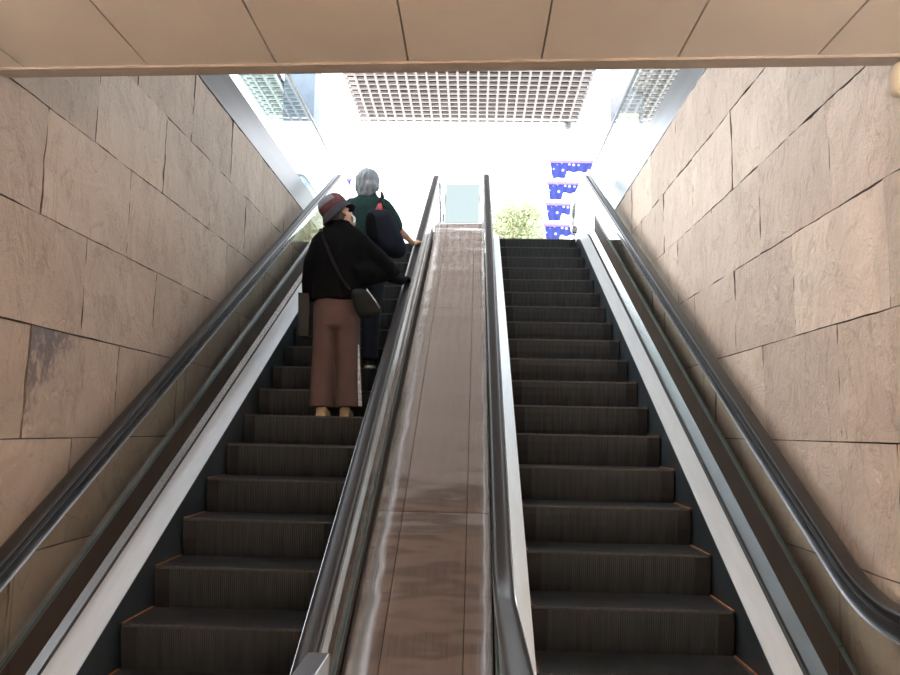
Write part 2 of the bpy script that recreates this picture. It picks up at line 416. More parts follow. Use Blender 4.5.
for x0, x1 in ((XL+0.012, XR-0.012),):
    ps = [(x0, edge_y(x0)), (x1, edge_y(x1)), (x1, edge_y(x1)+0.085), (x0, edge_y(x0)+0.085)]
    v0 = [bm.verts.new((x, y, CH-0.012)) for x, y in ps]; v1 = [bm.verts.new((x, y, LAND-0.01)) for x, y in ps]
    bm.faces.new(v0[::-1]); bm.faces.new(v1)
    for i in range(4): bm.faces.new((v0[i], v0[(i+1) % 4], v1[(i+1) % 4], v1[i]))
tag(obj('trim_3', bm, M['soffit_edge']), kind='structure')
# metal copings on both walls
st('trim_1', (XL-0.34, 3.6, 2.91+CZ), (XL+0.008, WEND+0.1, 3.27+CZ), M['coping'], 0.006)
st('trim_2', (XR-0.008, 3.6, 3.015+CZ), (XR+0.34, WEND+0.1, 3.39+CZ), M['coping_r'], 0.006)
# the building mass over the lower hall, unseen, added to shade the near walls
st('building_sun_block', (-9, -4.5, LAND+0.001), (9, 3.05, 6.0+CZ), M['soffit_edge'])
# upper landing and the plaza around the well
st('ground', (-30, WEND, LAND-0.4), (30, 60, LAND), M['paving'])
st('ground_left', (-30, 3.5, LAND-0.4), (XL-0.34, WEND, LAND), M['paving'])
st('ground_right', (XR+0.34, 3.5, LAND-0.4), (30, WEND, LAND), M['paving'])
st('floor_landing', (XL, 11.6, LAND-0.3), (XR, WEND, LAND-0.002), M['paving'])

# glass railings over the copings
def railing(X, zc, label):
    r = empty('glass_railing', (X, 3.7, zc)); tag(r, label, 'railing')
    ztop = 4.42+CZ-zc
    y = 0.0
    while y < 8.85:
        e = min(y+2.2, 8.9)
        boxobj('glass_pane', (-0.006, y+0.01, 0.004), (0.006, e-0.01, ztop-0.015), M['rail_glass'], r)
        y = e
    boxobj('top_rail', (-0.022, 0, ztop-0.03), (0.022, 8.9, ztop), M['rail'], r, 0.006)
    return r
railing(XL-0.05, 3.272+CZ, 'frameless glass railing with thin grey top rail above the left stone wall')
railing(XR+0.05, 3.392+CZ, 'frameless glass railing with thin grey top rail above the right stone wall')

# ------------------------------------------------------------------ escalators
NR, NL = 3.41, 3.46
def escalator(fl, nose, ct, pt, xa, xb, ga, gb, wall_side, wallx, label):
    """xa, xb: step edges; ga, gb: glass planes; wall_side -1/+1 where the outer deck meets the stone wall"""
    E = empty('escalator', ((xa+xb)/2, 3.4, FL)); tag(E, label, 'escalator')
    def add(name, bm, m, smooth=False, parent=None):
        o = obj(name, bm, m, parent or E, smooth)
        if parent is None: o.matrix_parent_inverse = E.matrix_world.inverted() if False else Matrix.Translation(-E.location)
        return o
    for s, xe, g in ((-1, xa, ga), (1, xb, gb)):
        hp = lambda h: zpath(nose-h, fl+0.03+h*0.9, LAND+0.02+h*0.9, 1.9, 12.3, 0.9)
        # skirt: vertical plate, top at h = .105
        p_top = sub_path(hp(0.105)); bm = bmesh.new()
        sweep(bm, [(xe+s*0.004, -0.42), (xe+s*0.012, -0.42), (xe+s*0.012, 0.0), (xe+s*0.004, 0.0)], p_top); add('skirt_panel', bm, M['skirt'])
        bm = bmesh.new(); w = abs(g-xe)
        # inner deck rising towards the glass
        x0, x1 = xe+s*0.006, xe+s*(w-0.078)
        sweep(bm, [(x0, -0.012), (x1, 0.030), (x1, 0.042), (x0, 0.004)], p_top); add('inner_deck', bm, M['inner_deck'])
        bm = bmesh.new(); x2 = g - s*0.058
        sweep(bm, [(x1+s*0.001, -0.03), (x2, -0.02), (x2, 0.040), (x1+s*0.001, 0.026)], p_top); add('seal_strip', bm, M['seal'])
        bm = bmesh.new()
        sweep(bm, [(x2+s*0.001, -0.03), (g-s*0.0125, -0.03), (g-s*0.0125, ct), (g-s*0.018, ct), (x2+s*0.001, min(0.062, ct*0.6))], p_top); add('glass_clamp', bm, M['profile'])
        pk = pt if s == wall_side else (0.168 if wall_side < 0 else 0.15)      # top of the dark plinth along the glass
        # handrail and its steel guide
        hh = 0.90
        ph = sub_path(zpath(nose-hh, fl+0.96, LAND+1.125, 1.75, 12.35, 0.9, 1.2), 0.3)
        # half round newel turns at both ends
        def newel(end, sgn, drop=0.30):
            r = drop; return [Vector((end.x + sgn*math.sin(a)*r, end.y - r + math.cos(a)*r)) for a in [PI*i/12 for i in range(1, 13)]]
        full = newel(ph[0], -1)[::-1] + ph + newel(ph[-1], 1)
        bm = bmesh.new(); hw = 0.041
        prof = [(-hw, -0.034), (-hw, -0.012), (-hw*0.82, -0.003), (-hw*0.45, 0.0), (hw*0.45, 0.0), (hw*0.82, -0.003), (hw, -0.012), (hw, -0.034), (hw*0.7, -0.036), (hw*0.7, -0.02), (-hw*0.7, -0.02), (-hw*0.7, -0.036)]
        sweep(bm, [(g+x, h) for x, h in prof], full)
        H = add('handrail', bm, M['rubber'], True)
        bm = bmesh.new()
        sweep(bm, [(g-s*a_, b_) for a_, b_ in ((-0.022, -0.125), (0.022, -0.125), (0.040, -0.112), (0.050, -0.080), (0.050, -0.0375), (0.026, -0.0365), (0.026, -0.0215), (-0.026, -0.0215), (-0.026, -0.0365), (-0.034, -0.0375), (-0.034, -0.055), (-0.028, -0.11))], full)
        gd = obj('handrail_guide', bm, M['guide'], H, True); gd.data.set_sharp_from_angle(angle=0.6)
        H.data.set_sharp_from_angle(angle=0.9)
        # glass panes
        lo = p_top; hi = ph
        joints = [1.78, 3.53, 5.45, 7.35, 9.25, 11.1, 12.25]
        for a, b in zip(joints, joints[1:]):
            ys = [a+0.002+(b-a-0.004)*i/12 for i in range(13)]
            bm = bmesh.new()
            pe = min(b-0.003, 10.25)
            seg = [Vector((a+0.003, zat(lo, a+0.003)))] + [p for p in lo if a+0.003 < p.x < pe] + [Vector((pe, zat(lo, pe)))] if pe > a+0.1 else []
            if seg:
                loft(bm, [[(g-0.011, p.x, p.y+z0) for z0 in (0.02, pk/0.866)] + [(g+0.011, p.x, p.y+z0) for z0 in (pk/0.866, 0.02)] for p in seg])
                add('plinth_panel', bm, M['plinth'])
                bm = bmesh.new()
                loft(bm, [[(g-0.013, p.x, p.y+pk/0.866+0.001), (g-0.013, p.x, p.y+pk/0.866+0.010), (g+0.013, p.x, p.y+pk/0.866+0.010), (g+0.013, p.x, p.y+pk/0.866+0.001)] for p in seg])
                add('glass_gasket', bm, M['gasket'])
            bm = bmesh.new()
            for xx in (0,):
                ra = [[(g-0.006, y, zat(lo, y)+0.024), (g+0.006, y, zat(lo, y)+0.024), (g+0.006, y, zat(hi, y)-0.13), (g-0.006, y, zat(hi, y)-0.13)] for y in ys]
                loft(bm, ra)
            add('glass_pane', bm, M['glass'])
        # newel glass ends (half discs below the handrail turns)
        for end, sg in ((ph[0], -1), (ph[-1], 1)):
            bm = bmesh.new(); r = 0.30-0.128
            pts = [(end.x+sg*math.sin(PI*i/14)*r, end.y-0.30+math.cos(PI*i/14)*r) for i in range(15)]
            v0 = [bm.verts.new((g-0.006, y, z)) for y, z in pts]; v1 = [bm.verts.new((g+0.006, y, z)) for y, z in pts]
            bm.faces.new(v0); bm.faces.new(v1[::-1])
            for i in range(15): bm.faces.new((v0[i], v0[(i+1) % 15], v1[(i+1) % 15], v1[i]))
            add('newel_glass', bm, M['glass'])
    # outer deck between the wall-side glass and the stone
    g = gb if wall_side > 0 else ga; s = wall_side
    p0 = sub_path(zpath(nose, fl+0.04, LAND+0.03, 1.9, 12.3))
    bm = bmesh.new(); xw = wallx - s*0.012
    sweep(bm, [(g+s*0.019, -0.02), (xw-s*0.014, -0.02), (xw-s*0.014, 0.0), (g+s*0.019, 0.0)], p0); add('outer_deck', bm, M['outer_deck'])
    bm = bmesh.new(); sweep(bm, [(xw-s*0.013, -0.03), (xw-s*0.001, -0.03), (xw-s*0.001, 0.012), (xw-s*0.013, 0.012)], p0); add('wall_seal', bm, M['seal'])
    # closed underside of the truss, added to keep out light from below
    bm = bmesh.new(); pb = sub_path(zpath(nose+0.62, fl-0.1, LAND-0.45, 1.9, 12.3))
    x0, x1 = sorted((-0.235, wallx-s*0.014)); sweep(bm, [(x0, -0.1), (x1, -0.1), (x1, 0.0), (x0, 0.0)], pb); add('truss_cover', bm, M['seal'])
    # comb plates
    for y0, y1, z in ((1.5, 3.60 if wall_side > 0 else 3.30, fl+0.012), (11.1, 12.3, LAND+0.008)):
        bm = bmesh.new(); box(bm, (xa, y0, z-0.05), (xb, y1, z)); add('comb_plate', bm, M['plate'])
    return E
SRA, SRB = 0.325, 1.432
SLA, SLB = -1.865, -0.845
escalator(FL, NR, 0.134, 0.305, SRA, SRB, 0.135, 1.632, 1, XR, 'right escalator with nobody on it, beside the brighter stone wall')
escalator(FLL, NL, 0.060, 0.208, SLA, SLB, -2.088, -0.612, -1, XL, 'left escalator carrying two riders, beside the darker stone wall')

def comb_strip(bm, x0, x1, prof, pitch, depth):
    """cleated surface: prof is a (y, z, ny, nz) list, grooves cut along it"""
    n = int((x1-x0)/pitch); xs = []
    for i in range(n):
        a = x0+i*pitch
        xs += [(a, 0), (a+pitch*0.5, 0), (a+pitch*0.5, -depth), (a+pitch, -depth)]
    xs.append((x1, 0))
    loft(bm, [[(x, y+ny*d, z+nz*d) for x, d in xs] for y, z, ny, nz in prof], cap=False, closed=False)
def make_step(w, demarc_side):
    E = empty('escalator_step'); h = w/2
    a = 0.09
    bm = bmesh.new(); comb_strip(bm, -h+0.012, h-0.012, [(0.006, 0, 0, 1), (0.15, 0, 0, 1), (0.405, 0, 0, 1)], 0.0118, 0.008)
    obj('tread', bm, M['tread'], E, recalc=False)
    prof = [(0.001, -0.014, -1, 0), (0.002, -0.06, -1, 0), (0.010, -0.13, -1, -.1), (0.024, -0.20, -1, -.15), (0.045, -0.27, -1, -.2)]
    bm = bmesh.new(); comb_strip(bm, -h+a, h-a, prof, 0.0118, 0.007); obj('riser', bm, M['riser'], E, recalc=False)
    for s in (-1, 1):
        bm = bmesh.new(); xs = sorted((s*(h-0.004), s*(h-a)))
        loft(bm, [[(x, y+0.004, z) for x in xs] + [(x, y+0.02, z) for x in xs[::-1]] for y, z, _, _ in prof])
        obj('riser_end', bm, M['riser_end'], E)
    bm = bmesh.new()
    n = int((w-0.02)/0.0118)
    for i in range(n):
        x = -h+0.012+i*0.0118
        box(bm, (x, -0.002, -0.014), (x+0.0062, 0.007, 0.001))
    obj('nosing', bm, M['nosing'], E)
    for s in (-1, 1):
        bm = bmesh.new(); box(bm, (s*(h-0.008)-0.006, 0.008, -0.002), (s*(h-0.008)+0.006, 0.40, 0.0035)); obj('edge_line', bm, M['demarc'], E)
    bm = bmesh.new(); box(bm, (-h+0.002, 0.05, -0.20), (h-0.002, 0.39, -0.012)); obj('step_body', bm, M['riser_end'], E)
    return E
ORD = ['', 'second', 'third', 'fourth', 'fifth', 'sixth', 'seventh', 'eighth', 'ninth', 'tenth', 'eleventh', 'twelfth', 'thirteenth', 'fourteenth', 'fifteenth', 'sixteenth', 'seventeenth', 'eighteenth']
def ordinal(i, n):
    if i == 0: return 'lowest visible'
    if i == n-1: return 'topmost'
    if i <= n//2: return ORD[i] + ' from the bottom'
    return ORD[n-1-i] + ' from the top'
def steps(w, xc, y0, nose, k0, k1, side):
    proto = make_step(w, side); kids = list(proto.children); n = k1-k0+1
    for i, k in enumerate(range(k0, k1+1)):
        if i == 0: o = proto
        else:
            o = proto.copy(); COL.objects.link(o)
            for c in kids:
                d = c.copy(); d.parent = o; COL.objects.link(d)
        y = y0 + 0.4*k
        z = y*T - nose + CZ
        o.location = (xc, y, min(z, LAND+0.004))
        tone = 'dark brown-black grooved' if i < n*0.6 else 'bluish grey grooved'
        tag(o, f'{tone} step of the {side} escalator, {ordinal(i, n)}', 'step', f'steps of the {side} escalator')
steps(SRB-SRA-0.01, (SRA+SRB)/2, 4.2864, NR, -1, 16, 'right')
steps(SLB-SLA-0.01, (SLA+SLB)/2, 4.557, NL, -2, 15, 'left')

# ------------------------------------------------------------------ stainless deck between the escalators
DECK = empty('center_deck', (-0.235, 3.4, FL)); tag(DECK, 'brownish stainless steel deck sloping up between the two escalators', 'metal deck')
pd = sub_path(zpath(3.26, FL+0.22, LAND+0.36, 2.5, 12.0, 1.0, 0.9), 0.12)
cols = [(-0.592, -0.424), (-0.420, -0.030), (-0.026, 0.115)]
seams = [2.5, 4.78, 7.83, 12.0]
for ca, cb in cols:
    for a, b in zip(seams, seams[1:]):
        seg = [Vector((a+0.002, zat(pd, a+0.002)))] + [p for p in pd if a+0.002 < p.x < b-0.002] + [Vector((b-0.002, zat(pd, b-0.002)))]
        bm = bmesh.new(); n = 6
        rings = []
        for i, p in enumerate(seg):
            t = (seg[min(i+1, len(seg)-1)]-seg[max(i-1, 0)]).normalized(); nn = Vector((-t.y, t.x))
            top = []
            for j in range(n+1):
                x = ca+(cb-ca)*j/n
                h = 0.0016*noise.noise(Vector((x*1.2+ca*7, p.x*2.3, 3.1)))
                if i in (0, len(seg)-1): h -= 0.002
                if j in (0, n): h -= 0.0015
                top.append((x, p.x+nn.x*h, p.y+nn.y*h))
            bot = [(cb, p.x-nn.x*0.01, p.y-nn.y*0.01), (ca, p.x-nn.x*0.01, p.y-nn.y*0.01)]
            rings.append(top+bot)
        loft(bm, rings)
        o = obj('deck_panel', bm, M['deck'], DECK, True); o.data.set_sharp_from_angle(angle=0.7)
        o.matrix_parent_inverse = Matrix.Translation(-DECK.location)
bm = bmesh.new(); sweep(bm, [(-0.592, -0.05), (0.115, -0.05), (0.115, -0.012), (-0.592, -0.012)], pd)
o = obj('deck_frame', bm, M['seal'], DECK); o.matrix_parent_inverse = Matrix.Translation(-DECK.location)

GH = 0.05-FLL
# guard rail standing before the deck
G = empty('guard_rail', (-0.437, 2.3, FLL)); tag(G, 'low stainless steel guard rail at the foot of the left escalator', 'guard rail')
boxobj('post', (-0.0325, -0.075, 0.0), (0.0325, -0.01, 0.86+GH), M['guide'], G, 0.004)
boxobj('post', (-0.0325, -0.80, 0.0), (0.0325, -0.735, 0.86+GH), M['guide'], G, 0.004)
boxobj('top_bar', (-0.0325, -0.80, 0.861+GH), (0.0325, 0.0, 0.90+GH), M['guide'], G, 0.004)
boxobj('panel', (-0.006, -0.735, 0.12), (0.006, -0.075, 0.80+GH), M['outer_deck'], G)

# ------------------------------------------------------------------ things at the upper landing and beyond
D = empty('wall_lamp', (XR-0.001, 3.20, 1.552+CZ)); tag(D, 'round cream dome lamp on the right wall just under the ceiling edge', 'wall lamp')
bm = bmesh.new(); ball(bm, (-0.045, 0, 0), (0.055, 0.078, 0.078), u=32, v=20); obj('dome', bm, M['cream'], D, True)
bm = bmesh.new(); tube(bm, [(0.0, 0, 0), (-0.03, 0, 0)], 0.07, 32); obj('base_ring', bm, M['cream'], D)

def lattice(name, x0, x1, y0, y1, z, pitch, label, mats, parent=None):
    C = empty(name, ((x0+x1)/2, (y0+y1)/2, z)); tag(C, label, 'canopy')
    cx, cy = (x0+x1)/2, (y0+y1)/2
    bm = bmesh.new()
    n = round((x1-x0)/pitch)
    for i in range(n+1):
        x = x0-cx+(x1-x0)*i/n; box(bm, (x-0.019, y0-cy, 0), (x+0.019, y1-cy, 0.05))
    obj('long_bars', bm, mats[0], C)
    bm = bmesh.new(); n = round((y1-y0)/pitch)
    for i in range(n+1):
        y = y0-cy+(y1-y0)*i/n; box(bm, (x0-cx, y-0.018, 0.002), (x1-cx, y+0.018, 0.046))
    obj('cross_bars', bm, mats[0], C)
    boxobj('backing', (x0-cx, y0-cy, 0.12), (x1-cx, y1-cy, 0.2), mats[1], C)
    return C
zc = 6.05+CZ
lattice('lattice_canopy', -2.33, 1.95, 7.94, 14.42, zc, 0.18, 'white square lattice canopy with brown backing over the top of the escalators', (M['white_bar'], M['brown_panel']))
lattice('lattice_canopy', 2.72, 4.35, 6.0, 14.35, zc, 0.18, 'white lattice canopy strip seen through the right glass railing', (M['white_bar'], M['brown_panel']))
lattice('lattice_canopy', -4.16, -3.55, 6.0, 14.35, zc, 0.18, 'narrow greenish lattice strip seen through the left glass railing, nearer the column', (M['green_bar'], M['brown_panel']))
lattice('lattice_canopy', -5.4, -4.62, 6.0, 14.2, zc, 0.18, 'greenish lattice strip seen through the left glass railing, nearer the stone wall', (M['green_bar'], M['column']))
cs = empty('reflection_canopy', (-0.19, 4.6, zc)); tag(cs, 'brown boarded canopy added out of view for its reflection in the metal deck', 'canopy')  # unseen; added so the deck reflects dark brown
boxobj('boarding', (-2.14, -3.2, 0.06), (2.14, 3.28, 0.2), M['tan_board'], cs)
for i in range(6): boxobj('beam', (-2.14, -2.05+i*1.01, -0.10), (2.14, -1.77+i*1.01, 0.059), M['brown_panel'], cs)  # beams spaced to reflect as dark bands in the deck
# columns
for x, m, lb in ((-3.22, M['column'], 'dark blue-grey square column behind the left glass railing'), (2.62, M['column_r'], 'pale grey square column behind the right glass railing')):
    c = empty('column', (x, 13.2, LAND)); tag(c, lb, 'column')
    hgt = zc-LAND+1.2
    boxobj('shaft', (-0.28, -0.28, 0.06), (0.28, 0.28, hgt), m, c, 0.01)
    boxobj('base', (-0.31, -0.31, 0.0), (0.31, 0.31, 0.06), M['rail'], c, 0.01)
nt_ = empty('notice_board', (2.62, 12.905, LAND+2.55)); tag(nt_, 'small cream notice board fixed to the pale right column', 'notice')
boxobj('board', (-0.2, -0.02, -0.3), (0.2, 0.01, 0.3), M['cream'], nt_, 0.005)
boxobj('board_frame', (-0.22, -0.012, -0.32), (0.22, 0.012, 0.32), M['rail'], nt_, 0.004)
# dome camera under the canopy end
cam_ = empty('dome_camera', (1.74, 14.2, zc)); tag(cam_, 'small dome camera hanging under the front edge of the lattice canopy', 'camera')
bm = bmesh.new(); tube(bm, [(0, 0, 0.0), (0, 0, -0.10)], 0.02, 12); obj('stem', bm, M['white'], cam_, True)
bm = bmesh.new(); tube(bm, [(0, 0, -0.09), (0, 0, -0.15)], [0.07, 0.085], 24); obj('housing', bm, M['rail'], cam_, True)
bm = bmesh.new(); ball(bm, (0, 0, -0.15), (0.075, 0.075, 0.075), u=20, v=12); obj('dome', bm, M['lens'], cam_, True)
# glass screen and little post between the escalator heads
sc = empty('glass_screen', (-0.235, 12.15, LAND)); tag(sc, 'pale greenish glass screen standing at the top of the metal deck', 'glass screen')
boxobj('pane', (-0.27, -0.006, 0.26), (0.27, 0.006, 1.28), M['screen_glass'], sc)
boxobj('side_frame', (-0.30, -0.02, 0.0), (-0.27, 0.02, 1.30), M['white'], sc, 0.004)
boxobj('side_frame', (0.27, -0.02, 0.0), (0.30, 0.02, 1.30), M['white'], sc, 0.004)
boxobj('foot', (-0.16, -0.06, 0.0), (0.16, 0.06, 0.52), M['white'], sc, 0.01)
ps = empty('bollard', (-0.61, 12.9, LAND)); tag(ps, 'thin dark post with a small box, beside the glass screen', 'post')
bm = bmesh.new(); tube(bm, [(0, 0, 0), (0, 0, 0.8)], 0.022, 12); obj('stem', bm, M['post_green'], ps, True)
boxobj('head', (-0.06, -0.04, 0.76), (0.06, 0.04, 0.98), M['post_green'], ps, 0.008)

# banners
def banner(loc, w, h, label, group, slant=0.12):
    B = empty('cloth_banner', loc); tag(B, label, 'banner', group)
    bm = bmesh.new(); n = 24
    rings = []
    for j in range(7):
        f = j/6; row = []
        for i in range(n+1):
            u = i/n; x = -w/2 + slant*h*f + (w-2*slant*h*f)*u
            drop = h*(1.0 if u < 0.34 else 0.62 + 0.06*math.sin(u*25))
            row.append((x, 0.02*math.sin(u*30)*f, -drop*f))
        rings.append(row)
    front = rings; back = [[(x, y+0.012, z) for x, y, z in r] for r in rings]
    loft(bm, front, cap=False, closed=False); loft(bm, [r[::-1] for r in back], cap=False, closed=False)
    obj('cloth', bm, M['banner'], B)
    boxobj('purple_hem', (-w/2-0.03, -0.015, -0.045), (w/2+0.03, 0.03, 0.03), M['purple'], B)
    bm = bmesh.new(); tube(bm, [(-w/2-0.05, 0.045, 0.0), (w/2+0.05, 0.045, 0.0)], 0.018, 8); obj('pole', bm, M['white'], B, True)
zs = [7.30, 6.70, 6.115, 5.53]; xs = [2.55, 2.44, 2.40, 2.36]; ws = [1.15, 1.05, 1.05, 1.05]
nm = ['topmost', 'second from the top', 'third from the top', 'lowest']
for z, x, w, q in zip(zs, xs, ws, nm):
    banner((x, 20.0, z+CZ), w, 0.46, f'blue patterned cloth banner with purple hem in the right stack, {q}', 'blue banners in the right stack')
bm = bmesh.new()
P = empty('banner_mast', (3.1, 20.12, LAND)); tag(P, 'white mast carrying the right stack of blue banners', 'mast')
bm = bmesh.new(); tube(bm, [(0, 0, 0), (0, 0, 3.4)], 0.04, 12); obj('pole', bm, M['white'], P, True)
for z, x, w, q in zip([6.75, 6.22, 5.70], [-3.60, -3.68, -3.76], [0.34, 0.55, 0.66], ['topmost, by the hat', 'middle one hidden by the hat', 'lowest, left of the hat']):
    banner((x, 20.0, z+CZ), w, 0.42, f'blue patterned cloth banner beyond the left handrail, {q}', 'blue banners beyond the left handrail')
P = empty('banner_mast', (-3.70, 20.12, LAND)); tag(P, 'white mast carrying the blue banners beyond the left handrail', 'mast')
bm = bmesh.new(); tube(bm, [(0, 0, 0), (0, 0, 2.8)], 0.03, 12); obj('pole', bm, M['white'], P, True)
F = empty('hanging_flag', (-4.07, 20.0, 7.22+CZ)); tag(F, 'small blue-grey flag hanging beyond the end of the left handrail', 'flag')
bm = bmesh.new()
loft(bm, [[(-0.06+0.02*f, 0.0, -0.34*f), (0.06+0.01*f, 0.015*math.sin(f*9), -0.34*f), (0.06+0.01*f, 0.012+0.015*math.sin(f*9), -0.34*f), (-0.06+0.02*f, 0.012, -0.34*f)] for f in [i/6 for i in range(7)]])
obj('cloth', bm, M['column'], F)
bm = bmesh.new(); tube(bm, [(0.0, 0.03, -3.0), (0.0, 0.03, 0.03)], 0.012, 8); obj('pole', bm, M['white'], F, True)

# tree
def tree(loc, hgt, rx, rz, label, seed, nleaf):
    t = empty('leafy_tree', loc); tag(t, label, 'tree')
    rng = random.Random(seed); bm = bmesh.new()
    tube(bm, [(0, 0, 0), (0.05, 0.02, hgt*0.4), (0, 0.05, hgt*0.75)], [0.12, 0.09, 0.05], 10)
    for i in range(7):
        a = i*0.9; tube(bm, [(0.03, 0.03, hgt*(0.35+0.05*i)), (math.cos(a)*rx*0.7, math.sin(a)*rx*0.6, hgt-rz*(0.9-0.1*i))], [0.045, 0.015], 6)
    obj('trunk', bm, M['bark'], t)
    bm = bmesh.new()
    cl = [(rng.uniform(-.75, .75)*rx, rng.uniform(-.7, .7)*rx, hgt-rz+rng.uniform(-.8, .8)*rz) for _ in range(26)]
    for _ in range(nleaf):
        c = rng.choice(cl); d = Vector((rng.gauss(0, 1), rng.gauss(0, 1), rng.gauss(0, 1)))*0.19*rx
        p = Vector(c)+d; u = Vector((rng.gauss(0, 1), rng.gauss(0, 1), rng.gauss(0, 1))).normalized(); v = u.orthogonal().normalized(); w = u.cross(v)
        L = rng.uniform(.08, .15)
        q = [p, p+u*L*.5+v*L*.28, p+u*L+w*L*.12, p+u*L*.5-v*L*.28]
        bm.faces.new([bm.verts.new(x) for x in q])
    obj('foliage', bm, M['leaf'], t, recalc=False)
tree((1.25, 24, LAND), 4.75, 1.15, 1.25, 'pale green leafy tree beyond the head of the right escalator', 3, 9000)
tree((2.25, 27, LAND), 4.9, 1.0, 1.1, 'pale green leafy tree partly behind the blue banners', 5, 5000)

# ------------------------------------------------------------------ people
def hand(bm, wrist, along, up, size=1.0, curl=0.5, side=1, inflate=0.0):
    """palm, four fingers and thumb; 'along' points to the fingertips, 'up' out of the back of the hand"""
    a = Vector(along).normalized(); u = Vector(up); u = (u-a*u.dot(a)).normalized(); s = a.cross(u)*side
    w = Vector(wrist); k = size
    palm = [w, w+a*0.045*k, w+a*0.09*k]
    rings = []
    for p, hw, hh in zip(palm, (0.028, 0.040, 0.042), (0.020, 0.017, 0.014)):
        hw = hw*k+inflate; hh = hh*k+inflate
        rings.append([p+s*math.cos(2*PI*i/12)*hw+u*math.sin(2*PI*i/12)*hh for i in range(12)])
    loft(bm, rings)
    ball(bm, palm[2], (0.034*k, 0.034*k, 0.016*k), u=12, v=8)
    for off, L in ((-0.031, 0.066), (-0.011, 0.078), (0.010, 0.074), (0.030, 0.058)):
        b = palm[2]+s*off*k - a*0.004
        c1 = curl*0.6; c2 = curl*1.3; c3 = curl*1.9
        p1 = b+(a*math.cos(c1)-u*math.sin(c1))*L*0.45*k; p2 = p1+(a*math.cos(c2)-u*math.sin(c2))*L*0.32*k; p3 = p2+(a*math.cos(c3)-u*math.sin(c3))*L*0.23*k
        capsule(bm, [b, p1, p2, p3], [r*k+inflate for r in (0.0095, 0.009, 0.0082, 0.0072)], 8)
    b = w+a*0.028*k-s*0.030*k
    d1 = (a*0.62-s*0.72-u*0.25).normalized(); d2 = (a*0.85-s*0.25-u*0.5).normalized()
    capsule(bm, [b, b+d1*0.036*k, b+d1*0.036*k+d2*0.03*k], [r*k+inflate for r in (0.0135, 0.011, 0.0085)], 8)

def head_parts(bm, mtx, k=1.0):
    """head in its own frame: face looks to +y; mtx places it"""
    def B(c, r): 
        for v in ball(bm, Vector((0, 0, 0)), r): v.co = mtx @ ((v.co + Vector(c))*k)
    B((0, -0.012, 0.035), (0.076, 0.094, 0.092)); B((0, 0.022, -0.035), (0.060, 0.070, 0.078)); B((0, 0.058, -0.088), (0.030, 0.028, 0.026))
    B((0, 0.097, -0.018), (0.012, 0.020, 0.018)); B((0, 0.088, 0.004), (0.009, 0.012, 0.026))
    B((0.024, 0.084, -0.012), (0.02, 0.012, 0.014)); B((-0.024, 0.084, -0.012), (0.02, 0.012, 0.014))
    B((0, 0.083, 0.032), (0.046, 0.014, 0.012))
    B((0, 0.086, -0.053), (0.022, 0.010, 0.006)); B((0, 0.084, -0.064), (0.018, 0.010, 0.006))
    for s in (-1, 1): B((s*0.078, -0.006, -0.008), (0.010, 0.020, 0.032))

def eyes(parent, mtx, k=1.0):
    for s in (-1, 1):
        bm = bmesh.new(); ball(bm, mtx @ (Vector((s*0.030, 0.0815, 0.014))*k), (0.0105, 0.0105, 0.0085), u=12, v=8); obj('eye', bm, M['eye'], parent, True)

def torso_rings(bm, spec, n=28):
    rings = []
    for z, cx, cy, rx, ry in spec:
        ring = []
        for i in range(n):
            a = 2*PI*i/n; c, s = math.cos(a), math.sin(a)
            e = 0.82
            ring.append((cx+math.copysign(abs(c)**e, c)*rx, cy+math.copysign(abs(s)**e, s)*ry, z))
        rings.append(ring)
    loft(bm, rings)
def folds(me, amp, sc, seed, zlim=None):
    for v in me.vertices:
        p = v.co; n = v.normal
        d = noise.noise(Vector((p.x*sc[0]+seed, p.y*sc[1], p.z*sc[2])))*amp + noise.noise(Vector((p.x*sc[0]*2.3+seed, p.y*sc[1]*2.3, p.z*sc[2]*2)))*amp*0.4
        v.co = p + n*d

# --- rider in front: black batwing top, brown wide trousers, maroon hat
p1loc = Vector((-1.15, 6.215, 6.144*T - NL + CZ + 0.004))
P1 = empty('person', p1loc); tag(P1, 'person in black batwing top, brown wide trousers and maroon hat, hand on the handrail', 'person')
hm1 = Matrix.Translation((0.0, 0.03, 1.686)) @ Matrix.Rotation(math.radians(-46), 4, 'Z') @ Matrix.Rotation(math.radians(26), 4, 'X') @ Matrix.Rotation(math.radians(-22), 4, 'Y')
rail_y = 0.50; rail_x = -0.612+1.15
def rail_z(y): return (p1loc.y+y)*T - (NL-0.90) + CZ - p1loc.z
w1 = Vector((0.495, 0.37, rail_z(0.37)+0.055))
bm = bmesh.new()
head_parts(bm, hm1, 1.08)
capsule(bm, [(0.0, 0.0, 1.50), (-0.01, 0.015, 1.66)], [0.060, 0.055])
torso_rings(bm, [(0.84, 0, 0, 0.15, 0.10), (0.95, 0, 0, 0.155, 0.105), (1.1, 0, 0, 0.13, 0.09), (1.3, 0, 0, 0.15, 0.10), (1.45, 0, 0, 0.155, 0.085), (1.53, 0, 0, 0.08, 0.06)])
capsule(bm, [(0.15, 0, 1.46), (0.34, 0.14, 1.25), tuple(w1)], [0.052, 0.042, 0.026])
capsule(bm, [(-0.15, 0, 1.46), (-0.24, 0.03, 1.18), (-0.22, 0.16, 0.98)], [0.052, 0.042, 0.028])
for s, fx in ((-1, -0.085), (1, 0.11)):
    capsule(bm, [(s*0.085, 0, 0.88), (fx*0.98, 0.02, 0.48), (fx, 0.0, 0.09)], [0.085, 0.058, 0.036])
    capsule(bm, [(fx, 0.0, 0.05), (fx+s*0.01, 0.15, 0.03)], [0.036, 0.028])
hand(bm, w1, (0.30, 0.80, 0.46), (0, -0.45, 0.9), 1.0, 0.75, side=1)
